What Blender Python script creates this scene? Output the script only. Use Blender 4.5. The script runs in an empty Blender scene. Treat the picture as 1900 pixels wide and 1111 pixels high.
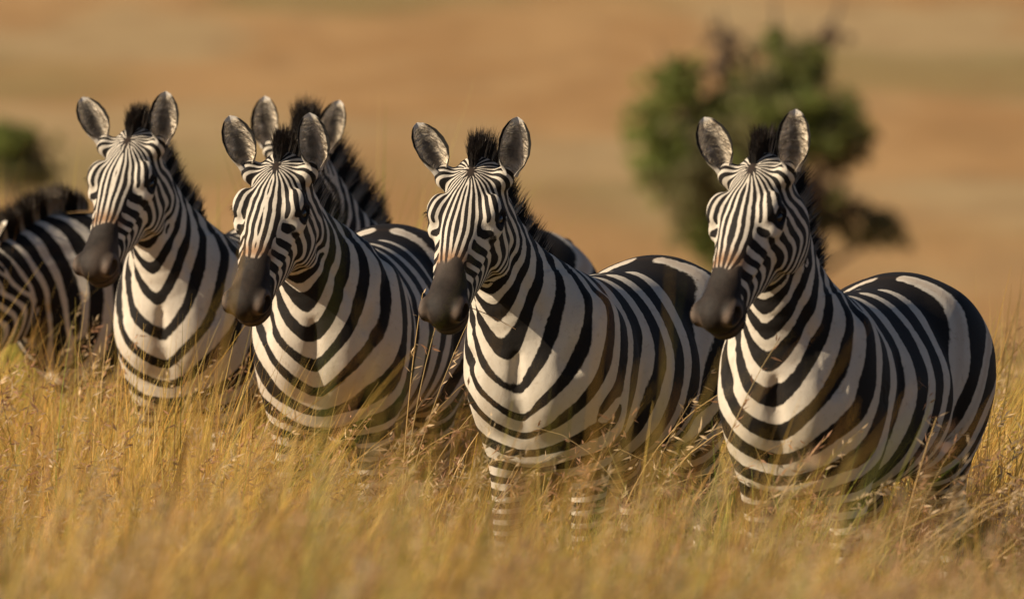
import bpy, math, random
import numpy as np
from mathutils import Vector, Matrix

# ------------------------------------------------------------------ camera, sky, sun, exposure
SC = bpy.context.scene
COL = SC.collection
random.seed(4)
H = 2.62                     # camera height above the near ground
FPX = 16950.0                # focal length in pixels of the 1900 px wide photograph
HZ = -280.0                  # photograph row of the level line


def pix(px, py, d):
    """a point at distance d seen in the photograph at (px, py)"""
    return np.array([(px - 950) / FPX * d, d, H - (py - HZ) / FPX * d])


cam_d = bpy.data.cameras.new("camera")
cam = bpy.data.objects.new("camera", cam_d)
COL.objects.link(cam)
cam.location = (0, 0, H)
cam.rotation_euler = (math.radians(90) - math.atan((555.5 - HZ) / FPX), 0, 0)
cam_d.sensor_width = 36.0
cam_d.lens = 36.0 * FPX / 1900.0
cam_d.clip_start = 0.5
cam_d.clip_end = 6000
cam_d.dof.use_dof = True
cam_d.dof.focus_distance = 29.6
cam_d.dof.aperture_fstop = 3.8
SC.camera = cam

SUN_EL, SUN_AZ = math.radians(33), math.radians(13)      # azimuth measured from camera-left towards the camera
S = Vector((-math.cos(SUN_AZ) * math.cos(SUN_EL), -math.sin(SUN_AZ) * math.cos(SUN_EL), math.sin(SUN_EL)))
w = bpy.data.worlds.new("World")
SC.world = w
w.use_nodes = True
nt = w.node_tree
bg = nt.nodes["Background"]
sky = nt.nodes.new("ShaderNodeTexSky")
sky.sky_type = 'NISHITA'
sky.sun_disc = False
sky.sun_elevation = SUN_EL
sky.sun_rotation = math.atan2(S.x, S.y)
sky.dust_density = 0.4
sky.air_density = 0.65
nt.links.new(sky.outputs[0], bg.inputs[0])
bg.inputs[1].default_value = 0.05
sl = bpy.data.lights.new("sun", 'SUN')
sl.energy = 5.0
sl.angle = math.radians(0.5)
sl.color = (1.0, 0.86, 0.66)
sun = bpy.data.objects.new("sun", sl)
sun.rotation_euler = S.to_track_quat('Z', 'Y').to_euler()
sun.location = (-20, 0, 30)
COL.objects.link(sun)
SC.view_settings.view_transform = 'Standard'
SC.view_settings.look = 'None'
SC.view_settings.exposure = 0.5
SC.cycles.use_denoising = True
SC.cycles.max_bounces = 6
SC.cycles.transparent_max_bounces = 8


# ------------------------------------------------------------------ helpers
def mesh_obj(name, V, F, mat=None, attrs=None, cols=None, parent=None, smooth=True):
    """V (n,3); F a list of index arrays of shape (m,3) or (m,4)"""
    V = np.ascontiguousarray(V, dtype=np.float32)
    if not isinstance(F, (list, tuple)):
        F = [F]
    F = [np.asarray(f, dtype=np.int32) for f in F if len(f)]
    me = bpy.data.meshes.new(name)
    me.vertices.add(len(V))
    me.vertices.foreach_set("co", V.ravel())
    idx = np.concatenate([f.ravel() for f in F])
    tot = np.concatenate([np.full(len(f), f.shape[1], dtype=np.int32) for f in F])
    st = np.concatenate([[0], np.cumsum(tot)[:-1]]).astype(np.int32)
    me.loops.add(len(idx))
    me.loops.foreach_set("vertex_index", idx)
    me.polygons.add(len(tot))
    me.polygons.foreach_set("loop_start", st)
    me.polygons.foreach_set("loop_total", tot)
    me.polygons.foreach_set("use_smooth", np.full(len(tot), smooth))
    me.update(calc_edges=True)
    for k, a in (attrs or {}).items():
        at = me.attributes.new(k, 'FLOAT', 'POINT')
        at.data.foreach_set("value", np.asarray(a, dtype=np.float32))
    for k, a in (cols or {}).items():
        at = me.attributes.new(k, 'FLOAT_COLOR', 'POINT')
        a = np.asarray(a, dtype=np.float32)
        if a.shape[1] == 3:
            a = np.concatenate([a, np.ones((len(a), 1), np.float32)], 1)
        at.data.foreach_set("color", a.ravel())
    if mat:
        me.materials.append(mat)
    o = bpy.data.objects.new(name, me)
    COL.objects.link(o)
    if parent:
        o.parent = parent
    return o


def tag(o, label=None, cat=None, group=None, kind=None):
    for k, v in (("label", label), ("category", cat), ("group", group), ("kind", kind)):
        if v:
            o[k] = v
    return o


def thing(name, loc, rz, label, cat, group=None):
    o = bpy.data.objects.new(name, None)
    o.empty_display_size = 0.2
    COL.objects.link(o)
    o.location = loc
    o.rotation_euler = (0, 0, rz)
    return tag(o, label, cat, group)


class NG:
    """small node graph writer"""

    def __init__(self, name):
        self.m = bpy.data.materials.new(name)
        self.m.use_nodes = True
        self.t = self.m.node_tree
        self.t.nodes.clear()
        self.out = self.t.nodes.new("ShaderNodeOutputMaterial")

    def n(self, typ, props=None, **ins):
        nd = self.t.nodes.new(typ)
        for k, v in (props or {}).items():
            setattr(nd, k, v)
        for k, v in ins.items():
            key = int(k[1:]) if k[0] == 'i' and k[1:].isdigit() else k.replace('_', ' ')
            s = nd.inputs[key]
            if isinstance(v, bpy.types.NodeSocket):
                self.t.links.new(v, s)
            else:
                s.default_value = v
        return nd

    def math(self, op, a, b=0.0, clamp=False):
        return self.n("ShaderNodeMath", {"operation": op, "use_clamp": clamp}, i0=a, i1=b).outputs[0]

    def mix(self, f, a, b):
        nd = self.n("ShaderNodeMix", {"data_type": 'RGBA'})
        for s, v in ((nd.inputs[0], f), (nd.inputs[6], a), (nd.inputs[7], b)):
            if isinstance(v, bpy.types.NodeSocket):
                self.t.links.new(v, s)
            else:
                s.default_value = v if not isinstance(v, tuple) else (*v, 1)[:4]
        return nd.outputs[2]

    def ramp(self, v, lo, hi, a=0.0, b=1.0):
        return self.n("ShaderNodeMapRange", {"interpolation_type": 'SMOOTHSTEP'}, i0=v, i1=lo, i2=hi, i3=a, i4=b).outputs[0]

    def attr(self, name, out=2):
        return self.n("ShaderNodeAttribute", {"attribute_name": name}).outputs[out]

    def noise(self, scale, vec=None, detail=4.0, rough=0.55):
        nd = self.n("ShaderNodeTexNoise", None, Scale=scale, Detail=detail, Roughness=rough)
        if vec is not None:
            self.t.links.new(vec, nd.inputs["Vector"])
        return nd.outputs[0]

    def bsdf(self, **ins):
        b = self.n("ShaderNodeBsdfPrincipled", None, **ins)
        return b

    def done(self, sh):
        self.t.links.new(sh, self.out.inputs[0])
        return self.m


# ------------------------------------------------------------------ materials
def coat_material():
    g = NG("zebra_coat")
    co = g.n("ShaderNodeTexCoord").outputs["Object"]
    st, mz, ring, dirt = g.attr("stripe"), g.attr("muzzle"), g.attr("ring"), g.attr("tan")
    n1 = g.noise(55, co, 3)
    n2 = g.noise(420, co, 2)
    n3 = g.noise(9, co, 4)
    e = g.math('ADD', st, g.math('MULTIPLY', g.math('SUBTRACT', n1, 0.5), 0.45))
    e = g.math('ADD', e, g.math('MULTIPLY', g.math('SUBTRACT', n2, 0.5), 0.25))
    f = g.ramp(e, -0.14, 0.14)
    white = g.mix(n3, (0.65, 0.58, 0.48), (0.50, 0.42, 0.32))
    white = g.mix(g.ramp(n1, 0.55, 0.8), white, (0.46, 0.38, 0.29))
    black = g.mix(n3, (0.007, 0.006, 0.005), (0.016, 0.011, 0.008))
    c = g.mix(f, white, black)
    c = g.mix(dirt, c, g.mix(f, (0.27, 0.13, 0.05), (0.04, 0.02, 0.010)))
    mcol = g.mix(n1, (0.009, 0.0065, 0.0045), (0.034, 0.023, 0.016))
    m2 = g.ramp(g.math('ADD', mz, g.math('MULTIPLY', g.math('SUBTRACT', n1, 0.5), 0.5)), 0.3, 0.7)
    mcol = g.mix(g.math('MULTIPLY', g.attr('pale'), .8), mcol, (0.15, 0.105, 0.075))
    c = g.mix(m2, c, mcol)
    c = g.mix(g.ramp(ring, 0.35, 0.65), c, (0.008, 0.006, 0.006))
    h = g.math('ADD', g.noise(260, co, 3), g.math('MULTIPLY', g.noise(38, co, 3), 1.5))
    bp = g.n("ShaderNodeBump", None, Strength=0.22, Distance=0.006, Height=h).outputs[0]
    b = g.bsdf(Base_Color=c, Roughness=g.mix(m2, (0.72,) * 3, (0.66,) * 3), Normal=bp)
    b.inputs["Specular IOR Level"].default_value = 0.18
    return g.done(b.outputs[0])


def col_material(name, rough=0.7, transl=0.0, spec=0.3):
    g = NG(name)
    c = g.attr("col", 0)
    b = g.bsdf(Base_Color=c, Roughness=rough)
    b.inputs["Specular IOR Level"].default_value = spec
    sh = b.outputs[0]
    if transl:
        t = g.n("ShaderNodeBsdfTranslucent", None, Color=c).outputs[0]
        sh = g.n("ShaderNodeMixShader", None, i0=transl, i1=sh, i2=t).outputs[0]
    return g.done(sh)


def eye_material():
    g = NG("eye_gloss")
    co = g.n("ShaderNodeTexCoord").outputs["Object"]
    c = g.mix(g.noise(120, co), (0.006, 0.004, 0.003), (0.02, 0.011, 0.007))
    b = g.bsdf(Base_Color=c, Roughness=0.06)
    return g.done(b.outputs[0])


COAT = coat_material()
GRASS = col_material("dry_grass", .6, .5, .2)
HAIR = col_material("zebra_hair", 0.62, 0.12, 0.3)
EARM = col_material("ear_fur", 0.8, 0.15, 0.2)
EYEM = eye_material()


# ------------------------------------------------------------------ zebra: implicit body
def smoothstep(a, b, x):
    t = np.clip((x - a) / (b - a), 0, 1)
    return t * t * (3 - 2 * t)


def smin(a, b, k):
    h = np.maximum(k - np.abs(a - b), 0) / k
    return np.minimum(a, b) - h * h * k * 0.25


def curve(st):
    """stations -> dense Catmull-Rom interpolator of every column"""
    st = np.array(st, float)
    x = st[:, 0]
    xs = np.linspace(x[0], x[-1], 300)
    cols = []
    for j in range(1, st.shape[1]):
        y = st[:, j]
        m = np.gradient(y, x)
        i = np.clip(np.searchsorted(x, xs) - 1, 0, len(x) - 2)
        hh = x[i + 1] - x[i]
        t = (xs - x[i]) / hh
        cols.append((2 * t**3 - 3 * t**2 + 1) * y[i] + (t**3 - 2 * t**2 + t) * hh * m[i]
                    + (-2 * t**3 + 3 * t**2) * y[i + 1] + (t**3 - t**2) * hh * m[i + 1])
    return lambda q: [np.interp(q, xs, c) for c in cols]


TORSO = curve([(-0.66, 1.205, .83, .20), (-0.58, 1.235, .77, .245), (-0.46, 1.250, .71, .275), (-0.30, 1.240, .645, .285),
               (-0.10, 1.235, .615, .285), (0.10, 1.232, .605, .272), (0.28, 1.262, .615, .240), (0.40, 1.255, .625, .212),
               (0.50, 1.20, .645, .195), (0.57, 1.13, .69, .175)])
HEAD = curve([(-.03, -.030, -.130, .060, .052), (.03, -.006, -.220, .092, .068), (.08, .004, -.268, .096, .072),
              (.14, .008, -.282, .106, .073), (.19, .006, -.272, .101, .070), (.25, .000, -.236, .083, .062),
              (.31, -.007, -.203, .067, .058), (.37, -.012, -.168, .062, .056), (.43, -.016, -.146, .062, .055),
              (.48, -.026, -.134, .060, .052), (.54, -.05, -.11, .05, .045)])


def rot(rx=0, ry=0, rz=0):
    return np.array(Matrix.Rotation(rz, 3, 'Z') @ Matrix.Rotation(ry, 3, 'Y') @ Matrix.Rotation(rx, 3, 'X'))


def bez(p0, p1, p2, p3, n):
    t = np.linspace(0, 1, n)[:, None]
    return (1 - t)**3 * p0 + 3 * (1 - t)**2 * t * p1 + 3 * (1 - t) * t * t * p2 + t**3 * p3


def norm(v):
    return v / np.maximum(np.linalg.norm(v, axis=-1, keepdims=True), 1e-9)


HS = 1.10        # head size


class Zebra:
    def __init__(self, p):
        self.p = p
        self.poll = np.array(p['poll'], float)
        # head frame: X poll->nose, Y left, Z out of the face
        yaw, pit, rol = (math.radians(a) for a in (p['hyaw'], p['hpitch'], p.get('hroll', 0)))
        R = Matrix.Rotation(yaw, 3, 'Z') @ Matrix.Rotation(pit, 3, 'Y') @ Matrix.Rotation(math.radians(p.get('htilt', -4)), 3, 'Z') @ Matrix.Rotation(rol, 3, 'X')
        self.HR = np.array(R)               # columns are the axes in body space
        hb = self.poll + self.HR @ np.array([.035, 0, -.130]) * HS
        b0 = np.array(p.get('nb', (.40, 0, 1.02)))
        d0 = np.array(p.get('nd0', (0.60, 0, 0.80)))
        d1 = np.array(p.get('nd1', (0.55, 0, 0.83)))
        P = bez(b0, b0 + norm(d0) * .22, hb - norm(d1) * .18, hb, 15)
        self.np_ = P
        T = norm(np.gradient(P, axis=0))
        L = np.zeros_like(T)
        lat0, lat1 = np.array([0, 1., 0]), self.HR[:, 1]
        for i in range(len(P)):
            a = i / (len(P) - 1)
            l = lat0 * (1 - a) + lat1 * a
            l -= T[i] * (l @ T[i])
            L[i] = l / np.linalg.norm(l)
        self.nT, self.nL, self.nF = T, L, np.cross(L, T)      # front (throat) direction
        a = np.linspace(0, 1, len(P))
        g = p.get('ng', 1.0)
        self.nra = np.interp(a, [0, .25, .5, .75, 1], [.225, .190, .155, .122, .098]) * g
        self.nrl = np.interp(a, [0, .25, .5, .75, 1], [.185, .145, .110, .084, .066]) * g
        self.build_prims()

    def to_head(self, P):
        return (P - self.poll) @ self.HR / HS

    def from_head(self, q):
        return self.poll + HS * (np.asarray(q) @ self.HR.T)

    # each primitive: group, k, mode, lo, hi, f(P)
    def build_prims(self):
        pr = []

        def add(g, k, lo, hi, f, mode='u'):
            pr.append((g, k, mode, np.array(lo) - .06, np.array(hi) + .06, f))

        def ell(g, c, r, k, R=None, mode='u', head=False):
            c = np.array(c, float); r = np.array(r, float)
            M = np.eye(3) if R is None else R
            if head:
                c = self.from_head(c); M = self.HR @ M; r = r * HS
            ext = np.sqrt((M * M) @ (r * r))

            def f(P):
                q = (P - c) @ M
                k0 = np.linalg.norm(q / r, axis=1); k1 = np.linalg.norm(q / (r * r), axis=1)
                return k0 * (k0 - 1) / np.maximum(k1, 1e-6)
            add(g, k, c - ext, c + ext, f, mode)

        def chain(g, pts, ra, rl, k, T=None, F=None, L=None):
            pts = np.array(pts, float)
            n = len(pts)
            if T is None:
                T = norm(np.gradient(pts, axis=0))
                Lr = np.tile([0, 1., 0], (n, 1)); Lr = norm(Lr - T * (Lr * T).sum(1, keepdims=True))
                Fr = np.cross(Lr, T)
            else:
                Lr, Fr = L, F
            ra, rl = np.array(ra, float), np.array(rl, float)

            def f(P):
                best = np.full(len(P), 9.0)
                for i in range(n - 1):
                    d = pts[i + 1] - pts[i]
                    t = np.clip(((P - pts[i]) @ d) / (d @ d), 0, 1)
                    c = pts[i] + t[:, None] * d
                    v = P - c
                    fa = Fr[i] * (1 - t)[:, None] + Fr[i + 1] * t[:, None]
                    la = Lr[i] * (1 - t)[:, None] + Lr[i + 1] * t[:, None]
                    A = ra[i] * (1 - t) + ra[i + 1] * t
                    B = rl[i] * (1 - t) + rl[i + 1] * t
                    x = (v * fa).sum(1); y = (v * la).sum(1)
                    ax = v - fa * x[:, None] - la * y[:, None]
                    e = (np.abs(x / A)**2.15 + np.abs(y / B)**2.15)**(1 / 2.15)
                    q = np.sqrt(e * e + (ax * ax).sum(1) / np.minimum(A, B)**2)
                    best = np.minimum(best, (q - 1) * np.minimum(A, B))
                return best
            m = max(ra.max(), rl.max())
            add(g, k, pts.min(0) - m, pts.max(0) + m, f)

        def torso(P):
            x = np.clip(P[:, 0], -.66, .57)
            top, bot, wd = TORSO(x)
            c = (top + bot) / 2; b = (top - bot) / 2
            zz = (P[:, 2] - c) / b
            wd = wd * (1 - .22 * smoothstep(.0, 1, zz))
            e = (np.abs(P[:, 1] / wd)**2.2 + np.abs(zz)**2.2)**(1 / 2.2)
            d = (e - 1) * np.minimum(wd, b)
            return smin(d, d, .01) if False else np.maximum(d, np.maximum(P[:, 0] - .52, -.60 - P[:, 0]))
        add('torso', .02, (-.66, -.31, .62), (.58, .31, 1.30), torso)
        ell('torso', (-.50, 0, .995), (.265, .262, .256), .10)
        ell('torso', (.43, 0, .935), (.205, .198, .275), .10)
        for s in (1, -1):
            ell('torso', (.548, s * .088, .905), (.10, .088, .145), .05)          # pectorals
            ell('torso', (.385, s * .165, .965), (.155, .075, .235), .09, rot(ry=.25))  # shoulder
            ell('torso', (-.48, s * .155, .93), (.205, .125, .265), .09)          # haunch
        chain('neck', self.np_, self.nra, self.nrl, .09, self.nT, self.nF, self.nL)
        for s in (1, -1):
            off = self.p.get('step', 0.0) * s
            chain('fleg', [(.40, s * .145, .93), (.375, s * .15, .76), (.385 + off, s * .142, .58), (.405 + off, s * .138, .42),
                           (.402 + off, s * .136, .36), (.398 + off, s * .134, .16), (.405 + off, s * .134, .10)],
                  [.13, .105, .066, .050, .044, .032, .038], [.075, .075, .056, .046, .041, .029, .034], .06)
            chain('fleg', [(.405 + off, s * .134, .10), (.43 + off, s * .134, .045), (.435 + off, s * .134, .0)],
                  [.034, .046, .054], [.034, .042, .048], .02)
            chain('hleg', [(-.46, s * .15, .92), (-.42, s * .155, .74), (-.50, s * .145, .60), (-.605, s * .135, .47),
                           (-.61, s * .132, .40), (-.575, s * .130, .17), (-.565, s * .130, .10)],
                  [.20, .155, .095, .056, .050, .034, .040], [.115, .10, .07, .044, .040, .030, .035], .07)
            chain('hleg', [(-.565, s * .13, .10), (-.545, s * .13, .045), (-.54, s * .13, .0)],
                  [.036, .046, .052], [.034, .042, .047], .02)
        chain('torso', [(-.70, 0, 1.20), (-.765, 0, 1.12), (-.785, 0, .98), (-.775, 0, .80)], [.035, .03, .024, .016],
              [.035, .03, .024, .016], .04)

        def headf(P):
            q = self.to_head(P)
            u = np.clip(q[:, 0], -.02, .50)
            top, bot, wu, wl = HEAD(u)
            c = (top + bot) / 2; b = (top - bot) / 2
            zz = (q[:, 2] - c) / b
            wd = wl + (wu - wl) * smoothstep(-.5, .45, zz)
            e = (np.abs(q[:, 1] / wd)**2.4 + np.abs(zz)**2.4)**(1 / 2.4)
            d = (e - 1) * np.minimum(wd, b)
            return HS * np.maximum(d, np.maximum(q[:, 0] - .47, -.02 - q[:, 0]))
        cs = self.from_head(np.array([[a, b, c] for a in (-.05, .56) for b in (-.1, .1) for c in (-.23, .02)]))
        add('head', .035, cs.min(0), cs.max(0), headf)
        E = lambda *a, **k: ell('head', *a, head=True, **k)
        E((.02, 0, -.062), (.075, .068, .062), .03)                      # poll
        E((.474, 0, -.072), (.058, .060, .056), .025)
        E((.468, 0, -.046), (.062, .046, .034), .03)                     # bridge of the nose                     # muzzle
        E((.474, 0, -.114), (.050, .050, .032), .02)                     # chin
        for s in (1, -1):
            E((.150, s * .086, -.020), (.048, .027, .026), .03)
            E((.146, s * .098, -.038), (.016, .020, .026), .012)         # upper lid          # brow
            E((.182, s * .091, -.058), (.045, .022, .022), .03)          # lower lid
            E((.130, s * .066, -.178), (.115, .028, .105), .02)          # cheek
            E((.250, s * .063, -.072), (.085, .010, .012), .025)         # facial crest
            E((.488, s * .053, -.046), (.036, .022, .029), .018)          # nostril wing
            E((.028, s * .092, -.032), (.036, .028, .032), .03)             # ear base
        for s in (1, -1):
            E((.498, s * .0685, -.048), (.030, .021, .0165), .005, R=rot(rz=s * .42, ry=.45), mode='s')
            E((.169, s * .117, -.042), (.021, .012, .0135), .008, mode='s')

        def mouth(P):
            q = self.to_head(P)
            zm = -.092 - .02 * smoothstep(.50, .42, q[:, 0])
            return .007 * np.exp(-((q[:, 2] - zm) / .004)**2) * smoothstep(.415, .44, q[:, 0])
        add('head', 0, cs.min(0), cs.max(0), mouth, 'a')
        # muscle grooves: soft displacement along short 3-D paths
        def groove(g, pts, wd, amp):
            pts = np.array(pts, float)

            def f(P):
                best = np.full(len(P), 9.)
                for a, b in zip(pts[:-1], pts[1:]):
                    t = np.clip(((P - a) @ (b - a)) / ((b - a) @ (b - a)), 0, 1)
                    best = np.minimum(best, np.linalg.norm(P - a - t[:, None] * (b - a), axis=1))
                return amp * np.exp(-(best / wd)**2)
            add(g, 0, pts.min(0) - 2.2 * wd, pts.max(0) + 2.2 * wd, f, 'a')
        groove('torso', [(.63, 0, 1.0), (.65, 0, .86), (.60, 0, .74)], .024, .016)
        for s in (1, -1):
            groove('torso', [(.36, s * .17, 1.24), (.50, s * .185, 1.10), (.585, s * .165, .98)], .032, .019)
            groove('torso', [(.18, s * .25, 1.02), (.22, s * .24, .86), (.27, s * .20, .72)], .036, .016)
            groove('torso', [(-.24, s * .26, 1.12), (-.26, s * .27, .95), (-.30, s * .22, .76)], .060, .022)
            groove('torso', [(.47, s * .19, .92), (.45, s * .19, .80)], .025, .010)
            k = [3, 5, 7, 9, 11]
            groove('neck', self.np_[k] + self.nF[k] * (self.nra[k] * .62)[:, None] + self.nL[k] * (s * self.nrl[k] * .80)[:, None], .022, .011)
            groove('neck', self.np_[k] - self.nF[k] * (self.nra[k] * .45)[:, None] + self.nL[k] * (s * self.nrl[k] * .92)[:, None], .030, .006)
            groove('head', self.from_head([(.20, s * .08, -.095), (.30, s * .062, -.095), (.37, s * .055, -.085)]), .014, .006)
            groove('head', self.from_head([(.36, s * .05, -.04), (.45, s * .055, -.085), (.48, s * .055, -.088)]), .012, .004)
        self.prims = pr

    def sdf(self, P, group=None):
        P = np.asarray(P, float)
        d = np.full(len(P), .5)
        for (g, k, mode, lo, hi, f) in self.prims:
            if group and g != group:
                continue
            m = np.nonzero(((P > lo) & (P < hi)).all(1))[0]
            if not len(m):
                continue
            v = f(P[m])
            if mode == 'u':
                d[m] = smin(d[m], v, k)
            elif mode == 's':
                d[m] = -smin(-d[m], v, k)
            else:
                d[m] = d[m] + v
        return d

    def surface(self, h=.010):
        hp = self.from_head([[.56, 0, 0], [0, 0, 0], [.5, .1, -.15], [.5, -.1, -.15]])
        lo = np.minimum([-.84, -.37, -.03], hp.min(0) - .12)
        hi = np.maximum([.72, .37, 1.34], hp.max(0) + .12)
        n = np.ceil((hi - lo) / h).astype(int) + 1
        ax = [lo[i] + h * np.arange(n[i]) for i in range(3)]
        D = np.full(n, .5)
        for (g, k, mode, l, u, f) in self.prims:
            a = [np.searchsorted(ax[i], l[i]) for i in range(3)]
            b = [np.searchsorted(ax[i], u[i]) for i in range(3)]
            if any(b[i] <= a[i] for i in range(3)):
                continue
            X = np.stack(np.meshgrid(*[ax[i][a[i]:b[i]] for i in range(3)], indexing='ij'), -1)
            sub = D[a[0]:b[0], a[1]:b[1], a[2]:b[2]]
            v = f(X.reshape(-1, 3)).reshape(sub.shape)
            if mode == 'u':
                sub[...] = smin(sub, v, k)
            elif mode == 's':
                sub[...] = -smin(-sub, v, k)
            else:
                sub[...] = sub + v
        ins = D < 0
        # surface nets
        nx, ny, nz = n
        acc = np.zeros((nx - 1, ny - 1, nz - 1, 3)); cnt = np.zeros((nx - 1, ny - 1, nz - 1))
        sh = lambda o: (slice(o[0], nx - 1 + o[0]), slice(o[1], ny - 1 + o[1]), slice(o[2], nz - 1 + o[2]))
        for axis in range(3):
            for c in range(4):
                o0 = [0, 0, 0]; rest = [i for i in range(3) if i != axis]
                o0[rest[0]] = c & 1; o0[rest[1]] = c >> 1
                o1 = list(o0); o1[axis] = 1
                A, B = D[sh(o0)], D[sh(o1)]
                cr = (A < 0) != (B < 0)
                t = np.where(cr, A / np.where(cr, A - B, 1), 0)
                cnt += cr
                for j in range(3):
                    acc[..., j] += cr * (o0[j] + (t if j == axis else 0))
        act = cnt > 0
        ids = -np.ones(act.shape, int); ids[act] = np.arange(act.sum())
        base = np.stack(np.nonzero(act), 1)
        V = lo + h * (base + acc[act] / cnt[act][:, None])
        F = []
        for axis in range(3):
            r0, r1 = [(1, 2), (2, 0), (0, 1)][axis]
            s0 = [slice(1, -1)] * 3; s1 = [slice(1, -1)] * 3
            s0[axis] = slice(0, n[axis] - 1); s1[axis] = slice(1, n[axis])
            A, B = ins[tuple(s0)], ins[tuple(s1)]
            for flip in (0, 1):
                e = np.stack(np.nonzero((A & ~B) if not flip else (~A & B)), 1)
                for i in range(3):
                    if i != axis:
                        e[:, i] += 1
                def cell(d0, d1):
                    q = e.copy(); q[:, r0] += d0; q[:, r1] += d1
                    return ids[q[:, 0], q[:, 1], q[:, 2]]
                quad = np.stack([cell(-1, -1), cell(0, -1), cell(0, 0), cell(-1, 0)], 1)
                F.append(quad[:, ::-1] if flip else quad)
        F = np.concatenate(F)
        T = np.concatenate([F[:, [0, 1, 2]], F[:, [0, 2, 3]]])
        used = np.unique(T); mp = -np.ones(len(V), int); mp[used] = np.arange(len(used))
        return V[used], mp[T]

    def project(self, V, it=2):
        e = .0015
        K = np.array([[1, 1, 1], [1, -1, -1], [-1, 1, -1], [-1, -1, 1]], float)
        for _ in range(it):
            d = self.sdf(V)
            G = sum(k * self.sdf(V + e * k)[:, None] for k in K) / (4 * e)
            g2 = np.maximum((G * G).sum(1), .15)
            st = np.clip(d / g2, -.006, .006)
            V = V - G * st[:, None]
        return V, norm(G)


def subdivide(V, T, phi, mark):
    """split every edge whose two ends are marked; triangles only"""
    E = np.sort(np.concatenate([T[:, [0, 1]], T[:, [1, 2]], T[:, [2, 0]]]), 1)
    key, inv = np.unique(E[:, 0].astype(np.int64) * len(V) + E[:, 1], return_inverse=True)
    a, b = key // len(V), key % len(V)
    m = mark[a] & mark[b]
    nid = -np.ones(len(key), int); nid[m] = len(V) + np.arange(m.sum())
    V2 = np.concatenate([V, (V[a[m]] + V[b[m]]) / 2])
    p2 = np.concatenate([phi, (phi[a[m]] + phi[b[m]]) / 2])
    e = nid[inv].reshape(3, -1).T
    n = (e >= 0).sum(1)
    out = [T[n == 0]]
    q = n == 3
    t, x = T[q], e[q]
    out += [np.stack([t[:, 0], x[:, 0], x[:, 2]], 1), np.stack([x[:, 0], t[:, 1], x[:, 1]], 1),
            np.stack([x[:, 2], x[:, 1], t[:, 2]], 1), x]
    for r in range(3):
        i, j, k = r, (r + 1) % 3, (r + 2) % 3
        q = (n == 1) & (e[:, i] >= 0)
        t, x = T[q], e[q][:, i]
        out += [np.stack([t[:, i], x, t[:, k]], 1), np.stack([x, t[:, j], t[:, k]], 1)]
        q = (n == 2) & (e[:, i] < 0)
        t, x1, x2 = T[q], e[q][:, j], e[q][:, k]
        out += [np.stack([x1, t[:, k], x2], 1), np.stack([t[:, i], t[:, j], x1], 1), np.stack([t[:, i], x1, x2], 1)]
    return V2, np.concatenate(out), p2


def edges_of(T):
    E = np.sort(np.concatenate([T[:, [0, 1]], T[:, [1, 2]], T[:, [2, 0]]]), 1)
    return np.unique(E, axis=0)


def vnoise(P, scale, seed):
    """smooth random field: sum of a few sines"""
    r = np.random.RandomState(seed)
    o = np.zeros(len(P))
    for i in range(10):
        k = r.normal(size=3) * scale
        o += np.sin(P @ k + r.uniform(0, 6.28))
    return o / 3.2


TAU = 2 * math.pi


def head_phase(q, p, seed):
    """analytic face pattern in head space; q = u, y, z"""
    u, y, z = q[:, 0], np.abs(q[:, 1]), q[:, 2]
    top = HEAD(np.clip(u, -.02, .5))[0]
    dn = np.maximum(top - z, 0)
    ye = y + .55 * np.maximum(dn - .012, 0)
    u0, u1 = .034, .425
    # arcs through the forelock star and the nose
    a1 = np.arctan2(ye, u1 - u); a0 = np.arctan2(ye, u - u0)
    ff = (a0 + a1) * p.get('kf', 4.1) / .98 * TAU
    s1 = (.425 - u) / .042; s2 = (-.075 - z) / .0205
    ff2 = np.logaddexp(s1 * 1.6, s2 * 1.6) / 1.6 * TAU
    wob = vnoise(q * np.array([1, .6, 1]), 22, seed) * .7 + vnoise(q, 55, seed + 1) * .35
    ws = smoothstep(.014, .032, dn + .006 * smoothstep(.2, .35, u) - .020 * smoothstep(.15, .08, u)) * smoothstep(.115, .165, u + 1.2 * np.maximum(dn - .05, 0))
    return ff + wob + p.get('pf', 0), ff2 + wob + p.get('ps', 2.2), ws


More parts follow.
